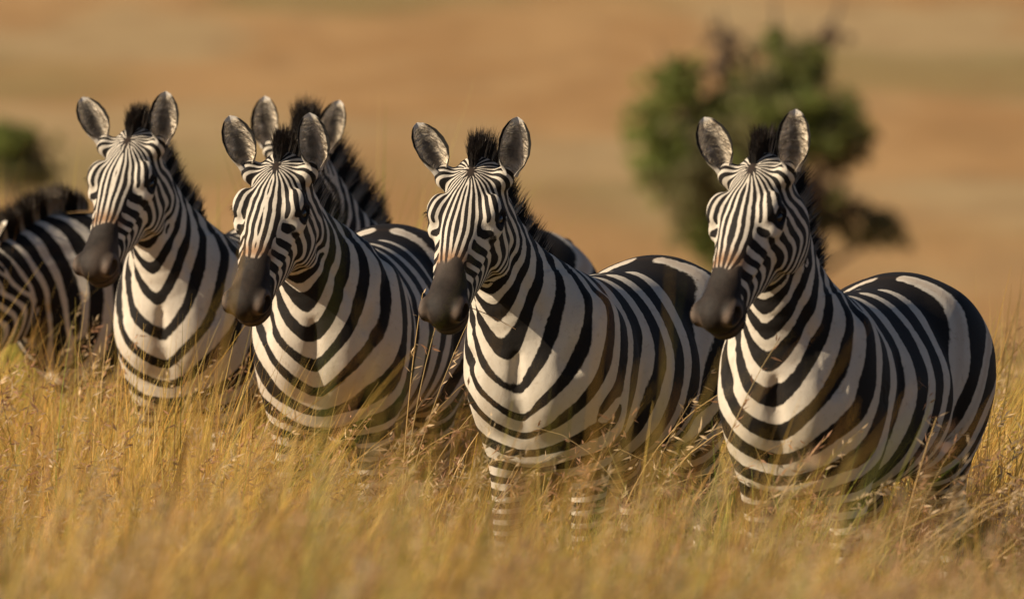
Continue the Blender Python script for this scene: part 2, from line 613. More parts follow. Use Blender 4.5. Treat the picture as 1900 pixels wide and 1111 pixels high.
def zebra_body(Z, seed):
    p = Z.p
    V, T = Z.surface()
    V, N = Z.project(V, 2)

    def fields(V):
        gs = ('torso', 'neck', 'head', 'fleg', 'hleg')
        d = np.stack([Z.sdf(V, g) for g in gs], 1)
        x, y, z = V.T
        wt = np.exp(-np.clip(d, -.05, .5) / .022)
        # stop limb influence high on the trunk
        wt[:, 3] *= smoothstep(.86, .66, z); wt[:, 4] *= smoothstep(1.02, .72, z)
        wt[:, 1] *= smoothstep(-.02, .16, ((V - Z.np_[0]) @ Z.nT[2]))
        wt[:, 1] *= smoothstep(.002, .016, d[:, 2])
        wt /= wt.sum(1, keepdims=True)
        # neck frame at each vertex
        dd = ((V[:, None, :] - Z.np_[None])**2).sum(2)
        i = dd.argmin(1)
        Tn, Fn = Z.nT[i], Z.nF[i]
        be = p.get('nbeta', .42)
        wl = np.interp(i / (len(Z.np_) - 1), [0, .5, 1], [.098, .076, .056]) * p.get('nwl', 1.0)
        Ln = Z.nL[i]
        rel = V - Z.np_[i]
        lat = (rel * Ln).sum(1); fro = (rel * Fn).sum(1)
        vee = p.get('vee', .75) * np.tanh(lat / .018) * smoothstep(-.02, .10, fro)
        on = -(Tn * math.cos(be) + Fn * math.sin(be) - Ln * vee[:, None]) * (TAU / wl)[:, None]
        # trunk: vertical bars, tilting over the haunch and towards the neck
        hau = smoothstep(-.30, -.54, x + .18 * (z - .95)) * smoothstep(1.20, 1.0, z)
        sh = smoothstep(.30, .44, x)
        lowc = smoothstep(1.0, .80, z)
        ang = -.12 + .22 * smoothstep(.1, -.3, x) + hau * 1.25 + sh * (.75 + .25 * lowc) + .45 * smoothstep(.48, .58, x)
        wlb = .114 + .014 * smoothstep(.1, -.25, x) + .010 * hau - .002 * sh
        ot = -np.stack([np.cos(ang), -np.tanh(y / .018) * .95 * smoothstep(.42, .56, x) * smoothstep(.66, .8, z), np.sin(ang)], 1) * (TAU / wlb)[:, None]
        ol = -np.stack([0 * x + .15, 0 * x, 0 * x + 1], 1) * (TAU / np.interp(z, [.1, .5, .8], [.032, .046, .062]))[:, None]
        oh = -np.stack([0 * x + .45, 0 * x, 0 * x + 1], 1) * (TAU / np.interp(z, [.1, .5, .8], [.035, .055, .085]))[:, None]
        return d, wt, ot, on, ol, oh

    def head_grad(V):
        q = Z.to_head(V)
        e = .001
        out = []
        for ii in range(3):
            dq = np.zeros(3); dq[ii] = e
            a = head_phase(q + dq, p, seed); b = head_phase(q - dq, p, seed)
            out.append([(a[0] - b[0]) / (2 * e), (a[1] - b[1]) / (2 * e)])
        ws = head_phase(q, p, seed)[2]
        gf = np.stack([o[0] for o in out], 1); gsd = np.stack([o[1] for o in out], 1)
        # y enters through |y|: kill the kink gradient near the midline
        gf[:, 1] *= smoothstep(0, .004, np.abs(q[:, 1]))
        g = gf * (1 - ws)[:, None] + gsd * ws[:, None]
        m = np.linalg.norm(g, axis=1, keepdims=True)
        g = g * np.minimum(1, (TAU / .0105) / np.maximum(m, 1e-6))
        return q, g @ Z.HR.T / HS

    def omega(V):
        d, wt, ot, on, ol, oh = fields(V)
        q, oh_ = head_grad(V)
        om = ot * wt[:, [0]] + on * wt[:, [1]] + oh_ * wt[:, [2]] + ol * wt[:, [3]] + oh * wt[:, [4]]
        n1 = vnoise(V, 9, seed + 5)[:, None]
        return om * (1 + .20 * n1), d, wt, q

    # coarse integration of the field
    om, d, wt, q = omega(V)
    E = edges_of(T)
    i, j = E.T
    tgt = ((om[i] + om[j]) * .5 * (V[j] - V[i])).sum(1)
    n = len(V)
    lap = lambda f: np.bincount(j, f[j] - f[i], n) - np.bincount(i, f[j] - f[i], n)
    b = np.bincount(j, tgt, n) - np.bincount(i, tgt, n)
    f = np.zeros(n); r = b.copy(); dg = np.bincount(i, minlength=n) + np.bincount(j, minlength=n)
    z = r / dg; pd = z.copy(); rz = r @ z
    for _ in range(350):
        Ap = lap(pd)
        al = rz / (pd @ Ap)
        f += al * pd; r -= al * Ap
        z = r / dg; rz2 = r @ z
        pd = z + rz2 / rz * pd; rz = rz2
    # let the bars settle: they fork and end where the field pinches or spreads
    a, bb, ws = head_phase(q, p, seed)
    ph = np.where(ws > .5, bb, a)
    hd = smoothstep(.45, .75, wt[:, 2])
    f = f + (vnoise(V, 7, seed + 9) * 1.25 + vnoise(V, 16, seed + 10) * .45) * (1 - hd) + p.get('pb', 0)
    zc = np.exp(1j * np.where(hd > .5, ph, f))
    tr = np.exp(1j * tgt)
    for it in range(320):
        cj = zc[i] * tr; ci = zc[j] * np.conj(tr)
        av = (np.bincount(j, cj.real, n) + np.bincount(i, ci.real, n) + 1j * (np.bincount(j, cj.imag, n) + np.bincount(i, ci.imag, n))) / dg
        zn = .5 * zc + .5 * av
        zc = 1.03 * zn / (1 + .03 * np.abs(zn)**2)

    # refine the head twice, carrying the settled wave along
    def refine(V, T, zc, mark):
        om = omega(V)[0]
        E = np.sort(np.concatenate([T[:, [0, 1]], T[:, [1, 2]], T[:, [2, 0]]]), 1)
        key = np.unique(E[:, 0].astype(np.int64) * len(V) + E[:, 1])
        a, b = key // len(V), key % len(V)
        m = mark[a] & mark[b]
        a, b = a[m], b[m]
        h = np.exp(.5j * ((om[a] + om[b]) * .5 * (V[b] - V[a])).sum(1))
        V2, T2, _ = subdivide(V, T, np.zeros(len(V)), mark)
        return V2, T2, np.concatenate([zc, (zc[a] * h + zc[b] * np.conj(h)) / 2])
    dh = lambda V: Z.sdf(V, 'head')
    V, T, zc = refine(V, T, zc, dh(V) < .012)
    V, T, zc = refine(V, T, zc, dh(V) < .006)
    V, N = Z.project(V, 2)
    om, d, wt, q = omega(V)
    a, bb, ws = head_phase(q, p, seed)
    ph = np.where(ws > .5, bb, a)
    hd = smoothstep(.45, .75, wt[:, 2])
    n = len(V)
    x, y, z_ = V.T
    zc = np.where(hd > .5, np.exp(1j * ph), zc)
    E = edges_of(T)
    i, j = E.T
    tr = np.exp(1j * ((om[i] + om[j]) * .5 * (V[j] - V[i])).sum(1))
    for it in range(p.get('relax', 40)):
        cj = zc[i] * tr; ci = zc[j] * np.conj(tr)
        re = np.bincount(j, cj.real, n) + np.bincount(i, ci.real, n)
        im = np.bincount(j, cj.imag, n) + np.bincount(i, ci.imag, n)
        zn = re + 1j * im + 1.0 * zc
        zc = zn / np.maximum(np.abs(zn), 1e-6)
    zc = zn / np.maximum(np.abs(zn), 2.0)
    s = zc.real
    u, hy, hz = q.T
    top, bot = HEAD(np.clip(u, -.02, .5))[:2]
    rump = smoothstep(-.15, -.45, x) * (wt[:, 0] + .6 * wt[:, 4]) * smoothstep(.75, .95, z_)
    spine = (smoothstep(.045, .012, np.abs(y)) * smoothstep(1.15, 1.2, z_)) * wt[:, 0] * smoothstep(.35, .1, x)
    chest = smoothstep(.42, .60, x) * wt[:, 0]
    belly = smoothstep(.12, .03, np.abs(y)) * smoothstep(.72, .66, z_) * wt[:, 0] * smoothstep(.4, .3, x)
    saddle = smoothstep(.12, -.1, x) * smoothstep(1.12, 1.24, z_) * wt[:, 0]
    bias = .15 + .20 * rump + .24 * saddle + .8 * spine - .42 * chest - 1.6 * belly + .05 * wt[:, 1]
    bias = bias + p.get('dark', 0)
    bias = bias * (1 - hd) + hd * (.17 - .9 * smoothstep(.035, .01, np.abs(hy)) * smoothstep(-.12, -.16, hz) * smoothstep(.4, .3, u))
    star = np.exp(-(((u - .034) / .022)**2 + (hy / .013)**2)) * (hz > top - .04)
    bias = bias + 1.3 * star * hd
    bias = bias + (.22 * vnoise(V, 9, seed + 31) + .13 * vnoise(V, 24, seed + 32)) * (1 - .6 * hd)
    for sg in (1, -1):
        rr = np.sqrt(((u - .172) / .034)**2 + ((hz + .046) / .023)**2)
        bias = bias - 1.05 * smoothstep(1.0, 1.3, rr) * smoothstep(2.3, 1.6, rr) * (sg * hy > .05) * smoothstep(-.035, -.05, hz) * hd
    s = s * .9 + bias
    dn = top - hz
    mz = smoothstep(-.022, .020, u + .010 * vnoise(q, 70, seed + 52) - (.345 + .085 * smoothstep(.018, .045, dn) - .015 * smoothstep(.09, .12, dn))) * hd
    tan = np.exp(-((u - .330) / .030)**2) * smoothstep(.05, .015, dn) * hd * .85 + star * hd * .5
    tan = np.maximum(tan, .30 * smoothstep(-.70, -.98, zc.real) * rump)
    eye = np.zeros(n)
    for sg in (1, -1):
        du = (u - .168) / .036; dz = (hz + .041 + .18 * (u - .168)) / .026
        rr = np.sqrt(du**2 + dz**2)
        eye = np.maximum(eye, smoothstep(1.25, .75, rr) * (np.abs(hy) > .05))
    nos = np.maximum(np.exp(-(((u - .506) / .02)**2 + ((np.abs(hy) - .064) / .016)**2 + ((hz + .047) / .011)**2)), 0)
    lip = np.exp(-((hz + .092 + .02 * smoothstep(.50, .42, u)) / .004)**2) * smoothstep(.42, .44, u)
    nr = np.sqrt(((u - .497) / .030)**2 + ((np.abs(hy) - .062) / .022)**2 + ((hz + .047) / .018)**2)
    palem = np.clip(smoothstep(1.0, 1.25, nr) * smoothstep(2.0, 1.4, nr) * .8 + .5 * np.exp(-((hz + .104) / .008)**2) * smoothstep(.43, .46, u)
                    + .35 * smoothstep(.2, 1.2, vnoise(q, 28, seed + 51)), 0, 1) * hd
    hoof = smoothstep(.085, .07, z_) * (wt[:, 3] + wt[:, 4])
    return V, T, N, dict(stripe=s, muzzle=mz, tan=tan, ring=np.clip(eye + nos * 1.2 * hd + .8 * lip * hd + hoof, 0, 1), pale=palem), zc


# ------------------------------------------------------------------ hair, ears
def strands(root, direc, length, radius, bend, rgb_root, rgb_tip, seg=3, sides=3):
    """tapered bent hairs -> V, quads, colours"""
    n = len(root)
    direc = norm(direc)
    ref = np.where(np.abs(direc[:, [2]]) > .9, np.array([[1., 0, 0]]), np.array([[0, 0, 1.]]))
    a = norm(np.cross(direc, ref)); b = np.cross(direc, a)
    Vs, Cs = [], []
    for k in range(seg + 1):
        t = k / seg
        c = root + direc * (length * t)[:, None] + bend * (length * t * t)[:, None]
        r = radius * (1 - t)**.6 if k < seg else radius * .04
        r = np.asarray(r)
        for m in range(sides):
            an = TAU * m / sides
            Vs.append(c + (a * math.cos(an) + b * math.sin(an)) * r[:, None])
            Cs.append(rgb_root * (1 - t**2.2) + rgb_tip * t**2.2 if k else rgb_root)
    V = np.stack(Vs, 1).reshape(-1, 3); C = np.stack(Cs, 1).reshape(-1, 3)
    base = (np.arange(n) * (seg + 1) * sides)[:, None]
    F = []
    for k in range(seg):
        for m in range(sides):
            m2 = (m + 1) % sides
            F.append(base + np.array([[k * sides + m, k * sides + m2, (k + 1) * sides + m2, (k + 1) * sides + m]]))
    return V, np.concatenate(F), C


def build_mane(Z, root, V, stripe, seed):
    rng = np.random.RandomState(seed)
    n = Z.p.get('mane_n', 5200)
    ml = Z.p.get('mane_len', .112)
    # crest line: back of the neck from withers to poll, then over the poll to the star
    m = len(Z.np_)
    pts, ups = [], []
    for i in range(3, m - 1):
        c = Z.np_[i]; bk = -Z.nF[i]
        tt = np.linspace(0, .45, 120)
        sd = Z.sdf(c + tt[:, None] * bk)
        k = np.nonzero(sd > 0)[0]
        k = k[0] if len(k) else 60
        pts.append(c + tt[k] * bk); ups.append(bk * .93 + Z.nT[i] * .35)
    hz = Z.HR
    for u in (-.045, -.02, .01, .035):
        q0 = Z.from_head([u, 0, -.10]); dr = hz[:, 2] * .8 - hz[:, 0] * (.9 if u < 0 else .15)
        dr = dr / np.linalg.norm(dr)
        tt = np.linspace(0, .2, 120)
        sd = Z.sdf(q0 + tt[:, None] * dr)
        k = np.nonzero(sd > 0)[0]; k = k[0] if len(k) else 40
        pts.append(q0 + tt[k] * dr); ups.append(-hz[:, 0] * .80 + hz[:, 2] * (.45 if u < 0 else .62))
    pts, ups = np.array(pts), norm(np.array(ups))
    ups[:-4] = norm(ups[:-4])
    L = np.concatenate([[0], np.cumsum(np.linalg.norm(np.diff(pts, axis=0), axis=1))])
    s = rng.uniform(0, 1, n)**.92 * L[-1]
    P = np.stack([np.interp(s, L, pts[:, i]) for i in range(3)], 1)
    U = norm(np.stack([np.interp(s, L, ups[:, i]) for i in range(3)], 1))
    tang = norm(np.stack([np.interp(s, L[:-1] + np.diff(L) / 2, np.diff(pts, axis=0)[:, i]) for i in range(3)], 1))
    lat = norm(np.cross(tang, U))
    f = s / L[-1]
    off = rng.uniform(-1, 1, n) * np.interp(f, [0, .15, .75, .88, 1], [.010, .020, .022, .015, .009])
    P = P + lat * off[:, None] - U * .012
    ln = ml * np.interp(f, [0, .06, .2, .75, .92, 1], [.35, .6, 1.0, 1.0, .95, .60]) * rng.uniform(.62, 1.15, n)
    cl = np.sin(s * 190 + off * 60) * .05 + np.sin(s * 77 + 1) * .06
    D = U + lat * (off * 9 + rng.normal(0, .05, n))[:, None] + tang * (cl + rng.normal(0, .07, n))[:, None]
    # colour by the coat stripe nearest to the root
    idx = np.array([((V[::3] - pp)**2).sum(1).argmin() for pp in P[::6]]) * 3
    near = stripe[idx]
    so = np.argsort(s[::6])
    sv = np.interp(s, s[::6][so], near[so])
    wht = smoothstep(.05, -.25, sv) * (f < .9)
    dark = np.array([.012, .009, .007]); brn = np.array([.05, .028, .016]); cream = np.array([.52, .43, .33])
    v = rng.uniform(0, 1, (n, 1))
    wht = wht * (off > -9)
    cr = dark * (1 - wht)[:, None] + cream * wht[:, None] * (.8 + .3 * v)
    ct = (dark * v + brn * (1 - v))
    ct = ct * (1 - .35 * wht)[:, None] + cream * (.35 * wht)[:, None] * .4
    bend = lat * (off * 4)[:, None] + rng.normal(0, .05, (n, 3))
    HV, HF, HC = strands(P, D, ln, np.full(n, .0016), bend, cr, ct, 3, 3)
    return mesh_obj("mane", HV, HF, HAIR, cols={"col": HC}, parent=root)


def build_ear(Z, root, sg, seed):
    p = Z.p
    rng = np.random.RandomState(seed)
    nu, nv = 60, 49
    Ln, W = p.get('ear_len', .174), p.get('ear_w', .0465)
    u = np.linspace(0, 1, nu); v = np.linspace(-1, 1, nv)
    wu = W * np.interp(u, [0, .08, .2, .38, .58, .76, .89, .96, 1], [.40, .48, .74, .98, 1.0, .84, .56, .32, .04])
    cup = np.interp(u, [0, .12, .3, .6, 1], [2.6, 2.2, 1.6, 1.1, .7])      # half opening angle of the rolled leaf
    U, Vv = np.meshgrid(u, v, indexing='ij')
    cp = cup[:, None]; ww = wu[:, None]
    r = ww / np.maximum(np.sin(np.minimum(cp, math.pi / 2)), .3)
    th = Vv * cp
    X = U * Ln
    Yl = r * np.sin(th)
    Zl = r * (1 - np.cos(th)) + .02 * np.sin(U * math.pi) * 0 - .012 * U
    axd = np.array(p.get('ear_l' if sg > 0 else 'ear_r'), float)     # tilt out, tilt forward, twist
    # ear axes in head space: along = up, open direction = face normal
    out, fwd, tw = axd
    al = np.array([-1.0, sg * out, fwd]); al /= np.linalg.norm(al)
    op = np.array([.1, sg * tw, 1.0]); op -= al * (op @ al); op /= np.linalg.norm(op)
    sd = np.cross(op, al)
    base = np.array([.020, sg * .106, -.036])
    def place(x, y, z):
        q = base + x[..., None] * al + y[..., None] * sd + z[..., None] * op
        return Z.from_head(q.reshape(-1, 3))
    inner = place(X, Yl, Zl)
    nrm_y, nrm_z = -np.sin(th), np.cos(th)
    tk = .0045 * np.sin(np.pi * np.clip((Vv + 1) / 2, 0.02, .98))**.4 * (1 - U**6)
    outer = place(X, Yl - tk * nrm_y * 1.0, Zl - tk * nrm_z)
    edge = np.maximum(np.abs(Vv), smoothstep(.82, 1, U))
    nz = vnoise(np.stack([X, Yl, Zl], -1).reshape(-1, 3), 90, seed).reshape(U.shape)
    tip = smoothstep(.90, .955, U + .01 * nz)
    rim = smoothstep(.72, .80, np.abs(Vv) + .02 * nz) * smoothstep(.10, .25, U)
    pale = np.array([.80, .67, .50]); grey = np.array([.030, .022, .016]); blk = np.array([.012, .010, .008]); wt = np.array([.66, .60, .52])
    deep = smoothstep(.50, .14, np.abs(Vv + .08 * nz)) * smoothstep(.92, .6, U + .05 * nz) * smoothstep(.08, .30, U)
    deep = deep * .75
    ci = pale[None, None] * (1 - deep[..., None]) + grey * deep[..., None]
    fz = .5 * vnoise(np.stack([X * .45, Yl * 1.5, Zl], -1).reshape(-1, 3), 330, seed + 4).reshape(U.shape)
    ci = ci * np.clip(1 + .20 * nz + .30 * fz, .25, 1.6)[..., None]
    ci = ci * (1 - rim[..., None]) + blk * rim[..., None]
    ci = ci * (1 - tip[..., None]) + wt * tip[..., None]
    bt = smoothstep(.55, .62, U + .02 * nz) * (1 - tip)
    co = wt * .8 * (1 - bt[..., None]) + blk * bt[..., None]
    bb = smoothstep(.2, .3, U + .02 * nz) * smoothstep(.5, .4, U)
    co = co * (1 - bb[..., None]) + blk * bb[..., None]
    rim2 = smoothstep(.8, .9, np.abs(Vv)) * smoothstep(.06, .18, U) * (1 - tip)
    co = co * (1 - rim2[..., None]) + blk * rim2[..., None]
    Vx = np.concatenate([inner, outer]); Cx = np.concatenate([ci.reshape(-1, 3), co.reshape(-1, 3)])
    g = np.arange(nu * nv).reshape(nu, nv)
    q = np.stack([g[:-1, :-1], g[1:, :-1], g[1:, 1:], g[:-1, 1:]], -1).reshape(-1, 4)
    k = nu * nv
    rimL = np.stack([g[:-1, 0], g[:-1, 0] + k, g[1:, 0] + k, g[1:, 0]], 1)
    rimR = np.stack([g[:-1, -1], g[1:, -1], g[1:, -1] + k, g[:-1, -1] + k], 1)
    tp = np.stack([g[-1, :-1], g[-1, :-1] + k, g[-1, 1:] + k, g[-1, 1:]], 1)
    F = np.concatenate([q, q[:, ::-1] + k, rimL, rimR, tp])
    o = mesh_obj("ear", Vx, F, EARM, cols={"col": Cx}, parent=root)
    # long pale hairs inside the cup and along its edge
    n = 420
    uu = rng.uniform(.08, .88, n); side = np.where(rng.uniform(size=n) < .5, -1, 1)
    va = rng.uniform(.40, .80, n)
    va = np.where(rng.uniform(size=n) < .25, rng.uniform(0, .4, n), va)
    vv = side * va
    cu = np.interp(uu, u, cup); wl = np.interp(uu, u, wu); rr = wl / np.maximum(np.sin(np.minimum(cu, math.pi / 2)), .3)
    t2 = vv * cu
    rt = place(uu * Ln, rr * np.sin(t2), rr * (1 - np.cos(t2)) - .012 * uu)
    toC = -np.sign(vv)[:, None] * sd * (.75 * np.abs(np.cos(t2)))[:, None] + op * .55 + al * rng.normal(.35, .3, n)[:, None]
    D = toC @ Z.HR.T
    b = rng.uniform(.5, 1.1, (n, 1)) * (.45 + .55 * smoothstep(.2, .7, va))[:, None]
    c0 = pale * b * .8; c1 = np.array([.60, .53, .44]) * b
    HV, HF, HC = strands(rt, D, rng.uniform(.014, .032, n), np.full(n, .0007), rng.normal(0, .15, (n, 3)), c0, c1, 2, 3)
    mesh_obj("ear_hair", HV, HF, EARM, cols={"col": HC}, parent=o)
    return o


def ball(name, c, r, mat, parent, R=None):
    nu, nv = 16, 24
    th = np.linspace(0, math.pi, nu); ph = np.linspace(0, TAU, nv, endpoint=False)
    A, B = np.meshgrid(th, ph, indexing='ij')
    P = np.stack([np.sin(A) * np.cos(B), np.sin(A) * np.sin(B), np.cos(A)], -1).reshape(-1, 3) * r
    if R is not None:
        P = P @ R.T
    g = np.arange(nu * nv).reshape(nu, nv)
    F = np.stack([g[:-1], g[1:], np.roll(g, -1, 1)[1:], np.roll(g, -1, 1)[:-1]], -1).reshape(-1, 4)
    return mesh_obj(name, P + c, F, mat, parent=parent)


def build_zebra(p, label):
    Z = Zebra(p)
    rz = math.atan2(-math.cos(math.radians(p['yaw'])), -math.sin(math.radians(p['yaw'])))
    root = thing("zebra", p['loc'], rz, label, "zebra", "zebras standing in the long grass")
    root.scale = (p.get('scale', 1.0),) * 3
    V, T, N, at, zc = zebra_body(Z, p['seed'])
    mesh_obj("body", V, T, COAT, attrs=at, parent=root)
    build_mane(Z, root, V, at['stripe'], p['seed'] + 1)
    for sg in (1, -1):
        build_ear(Z, root, sg, p['seed'] + 2 + sg)
        e = ball("eye", Z.from_head([.169, sg * .0985, -.042]), np.array([.021, .017, .017]), EYEM, root, Z.HR)
        # lashes
        rng = np.random.RandomState(p['seed'] + 70 + sg)
        n = 26
        zz = rng.uniform(-.060, -.024, n)
        rt = Z.from_head(np.stack([.154 + 9 * (zz + .042)**2, np.full(n, sg * .1135), zz], 1))
        D = np.stack([rng.normal(.45, .15, n), np.full(n, sg * 1.0), (zz + .042) * 25 + rng.normal(0, .15, n)], 1) @ Z.HR.T
        c = np.tile([[.01, .008, .007]], (n, 1))
        HV, HF, HC = strands(rt, D, rng.uniform(.012, .022, n), np.full(n, .0007), np.tile(Z.HR[:, 0] * .5, (n, 1)), c, c, 2, 3)
        mesh_obj("eyelashes", HV, HF, HAIR, cols={"col": HC}, parent=root)
    return root, Z


EARS = dict(ear_l=(.06, .62, .45), ear_r=(.50, .66, -.35))
HERD = [
    dict(d=None, loc=(1.05, 28.55, 0), nb=(.40, -.02, 1.02), yaw=22, seed=11, poll=(.76, -.025, 1.675), htilt=3, hyaw=-10, hpitch=53, pf=0., **EARS),
    dict(loc=(.277, 29.78, 0), nb=(.40, -.045, 1.02), yaw=24, seed=37, poll=(.76, -.10, 1.62), htilt=0, hyaw=5, hpitch=52, pf=.6, kf=4.5, nbeta=.36, ear_l=(.12, .6, .45), ear_r=(.58, .62, -.4)),
    dict(scale=1.03, loc=(-.528, 31.33, 0), yaw=12, seed=58, poll=(.76, -.09, 1.54), htilt=0, hyaw=-8, hpitch=52, pf=1.1, kf=3.8, vee=.6, ear_l=(-.12, .68, .5), ear_r=(.45, .7, -.3)),
    dict(loc=(-1.02, 32.9, 0), yaw=20, seed=83, poll=(.76, -.07, 1.62), htilt=0, hyaw=-3, hpitch=52, pf=2.0, kf=4.4, vee=.85, nwl=1.1, ear_l=(.0, .58, .4), ear_r=(.62, .6, -.4)),
    dict(loc=(-.29, 33.7, -.07), yaw=44, seed=104, ng=1.12, mane_len=.155, htilt=-3, poll=(.76, .05, 1.64), hyaw=23, hpitch=54, pf=.3, ear_l=(.2, .65, .2), ear_r=(.2, .65, -.1)),
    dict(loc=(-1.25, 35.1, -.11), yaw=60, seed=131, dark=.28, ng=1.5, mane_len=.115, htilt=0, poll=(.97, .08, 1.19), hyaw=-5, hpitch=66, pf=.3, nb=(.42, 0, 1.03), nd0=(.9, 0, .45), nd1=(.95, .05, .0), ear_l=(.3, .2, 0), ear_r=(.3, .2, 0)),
]
LABELS = [
    "zebra at the right end of the row, dark bushy tree behind its head",
    "zebra holding a dry straw in its mouth, second from the right",
    "zebra with another zebra's ears rising directly behind its own",
    "leftmost of the alert zebras, sunlit white chest, small bush behind its ears",
    "zebra half hidden behind another, only ears, mane, neck and a strip of rump showing",
    "zebra with lowered head cut off by the left picture edge, dark shaded neck",
]

# ------------------------------------------------------------------ ground
def terrain(x, y):
    """near rise that the herd stands on, falling to a wide plain"""
    x = np.asarray(x, float); y = np.asarray(y, float)
    yy = y - .25 * np.clip(-x, -4, 4)
    z = -6.5 * smoothstep(33, 100, yy) - .08 * smoothstep(33.5, 38, yy)
    z = z + .05 * np.sin(x * .9 + 1) * np.sin(y * .7) * smoothstep(80, 40, y)
    z = z + .65 * smoothstep(26, 15, y) * smoothstep(-5, 8, y)
    far = smoothstep(300, 1500, y)
    z = z + far * 42 + np.sin(x * .006 + 1.3) * np.sin(y * .004) * 3 * far
    return z


def build_ground():
    ys = np.concatenate([np.linspace(-60, 12, 13), np.linspace(13, 60, 95), np.geomspace(61, 5000, 120)])
    tx = np.concatenate([-np.geomspace(2500, 7, 45), np.linspace(-6.5, 6.5, 53), np.geomspace(7, 2500, 45)])
    X, Y = np.meshgrid(tx, ys, indexing='ij')
    Z = terrain(X, Y)
    V = np.stack([X, Y, Z], -1).reshape(-1, 3)
    g = np.arange(len(V)).reshape(X.shape)
    F = np.stack([g[:-1, :-1], g[1:, :-1], g[1:, 1:], g[:-1, 1:]], -1).reshape(-1, 4)
    G = NG("savanna_soil")
    co = G.n("ShaderNodeTexCoord").outputs["Object"]
    mp = lambda sc: G.n("ShaderNodeMapping", None, Vector=co, Scale=sc).outputs[0]
    n1 = G.noise(.16, mp((1, .15, 1)), 4, .6)
    n2 = G.noise(.06, mp((1.0, .22, 1)), 3, .5)
    n3 = G.noise(.35, mp((1, .3, 1)), 4, .6)
    n4 = G.noise(.05, mp((1, .3, 1)), 3, .5)
    c = G.mix(G.ramp(n1, .38, .62), (.33, .182, .07), (.385, .225, .093))
    c = G.mix(G.math('MULTIPLY', G.ramp(n2, .47, .60), .8), c, (.36, .255, .125))
    c = G.mix(G.math('MULTIPLY', G.ramp(n4, .50, .64), .7), c, (.215, .165, .062))
    c = G.mix(G.math('MULTIPLY', G.ramp(n3, .45, .75), .55), c, (.22, .125, .052))
    # bare soil and thatch under the standing grass close by
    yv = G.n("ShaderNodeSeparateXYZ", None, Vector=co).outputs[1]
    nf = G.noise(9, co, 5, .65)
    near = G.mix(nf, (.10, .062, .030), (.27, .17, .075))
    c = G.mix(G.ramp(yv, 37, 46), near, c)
    bp = G.n("ShaderNodeBump", None, Strength=.6, Distance=.25, Height=G.noise(2.2, co, 4, .7)).outputs[0]
    b = G.bsdf(Base_Color=c, Roughness=.95, Normal=bp)
    b.inputs["Specular IOR Level"].default_value = .1
    o = mesh_obj("ground", V, F, G.done(b.outputs[0]))
    tag(o, "tan savanna ground rolling away to a wide dry plain", None, None, "structure")


build_ground()


# ------------------------------------------------------------------ tree and bush on the plain
LEAFM = col_material("leaf", .65, .3, .25)
BARK = None


def bark_material():
    G = NG("bark")
    co = G.n("ShaderNodeTexCoord").outputs["Object"]
    n = G.noise(14, G.n("ShaderNodeMapping", None, Vector=co, Scale=(1, 1, .25)).outputs[0], 5, .7)
    c = G.mix(n, (.045, .034, .026), (.13, .10, .08))
    bp = G.n("ShaderNodeBump", None, Strength=.8, Distance=.03, Height=n).outputs[0]
    return G.done(G.bsdf(Base_Color=c, Roughness=.9, Normal=bp).outputs[0])


BARK = bark_material()


def tube(pts, rad, sides=7):
    pts = np.array(pts, float); n = len(pts)
    T = norm(np.gradient(pts, axis=0))
    ref = np.array([0.3, 1, .1]); A = norm(np.cross(T, ref)); B = np.cross(T, A)
    an = np.linspace(0, TAU, sides, endpoint=False)
    V = pts[:, None] + (A[:, None] * np.cos(an)[None, :, None] + B[:, None] * np.sin(an)[None, :, None]) * np.array(rad)[:, None, None]
    g = np.arange(n * sides).reshape(n, sides)
    F = np.stack([g[:-1], np.roll(g, -1, 1)[:-1], np.roll(g, -1, 1)[1:], g[1:]], -1).reshape(-1, 4)
    return V.reshape(-1, 3), F


def leaf_cloud(rng, lobes, n, size, greens):
    """leaves gathered in twig clusters inside ellipsoid lobes"""
    wts = np.array([l[3] for l in lobes]); wts = wts / wts.sum()
    Vs, Cs = [], []
    for li, (c, r, tone, wgt) in enumerate(lobes):
        k = int(n * wts[li])
        nc = max(6, k // 38)
        d = rng.normal(size=(nc, 3)) * .56
        cc = np.array(c) + d * np.array(r) * rng.uniform(.8, 1.18, (nc, 1))
        ci = rng.randint(0, nc, k)
        p = cc[ci] + rng.normal(0, .30, (k, 3)) * np.array(r).mean() * .38
        a = norm(rng.normal(size=(k, 3)) + np.array([0, 0, .3])); b = norm(np.cross(a, rng.normal(size=(k, 3))))
        s = size * rng.uniform(.6, 1.4, (k, 1))
        q = np.stack([p - a * s, p + b * s * .45, p + a * s, p - b * s * .45], 1)
        Vs.append(q.reshape(-1, 3))
        ct = np.array(greens[tone]) * (rng.uniform(.75, 1.25, (nc, 1))[ci]) * rng.uniform(.8, 1.2, (k, 1))
        Cs.append(np.repeat(ct, 4, 0))
    V = np.concatenate(Vs); C = np.concatenate(Cs)
    return V, np.arange(len(V)).reshape(-1, 4), C


GREENS = {'g': (.22, .25, .06), 'd': (.21, .19, .08), 'b': (.24, .17, .11), 'y': (.25, .27, .07)}


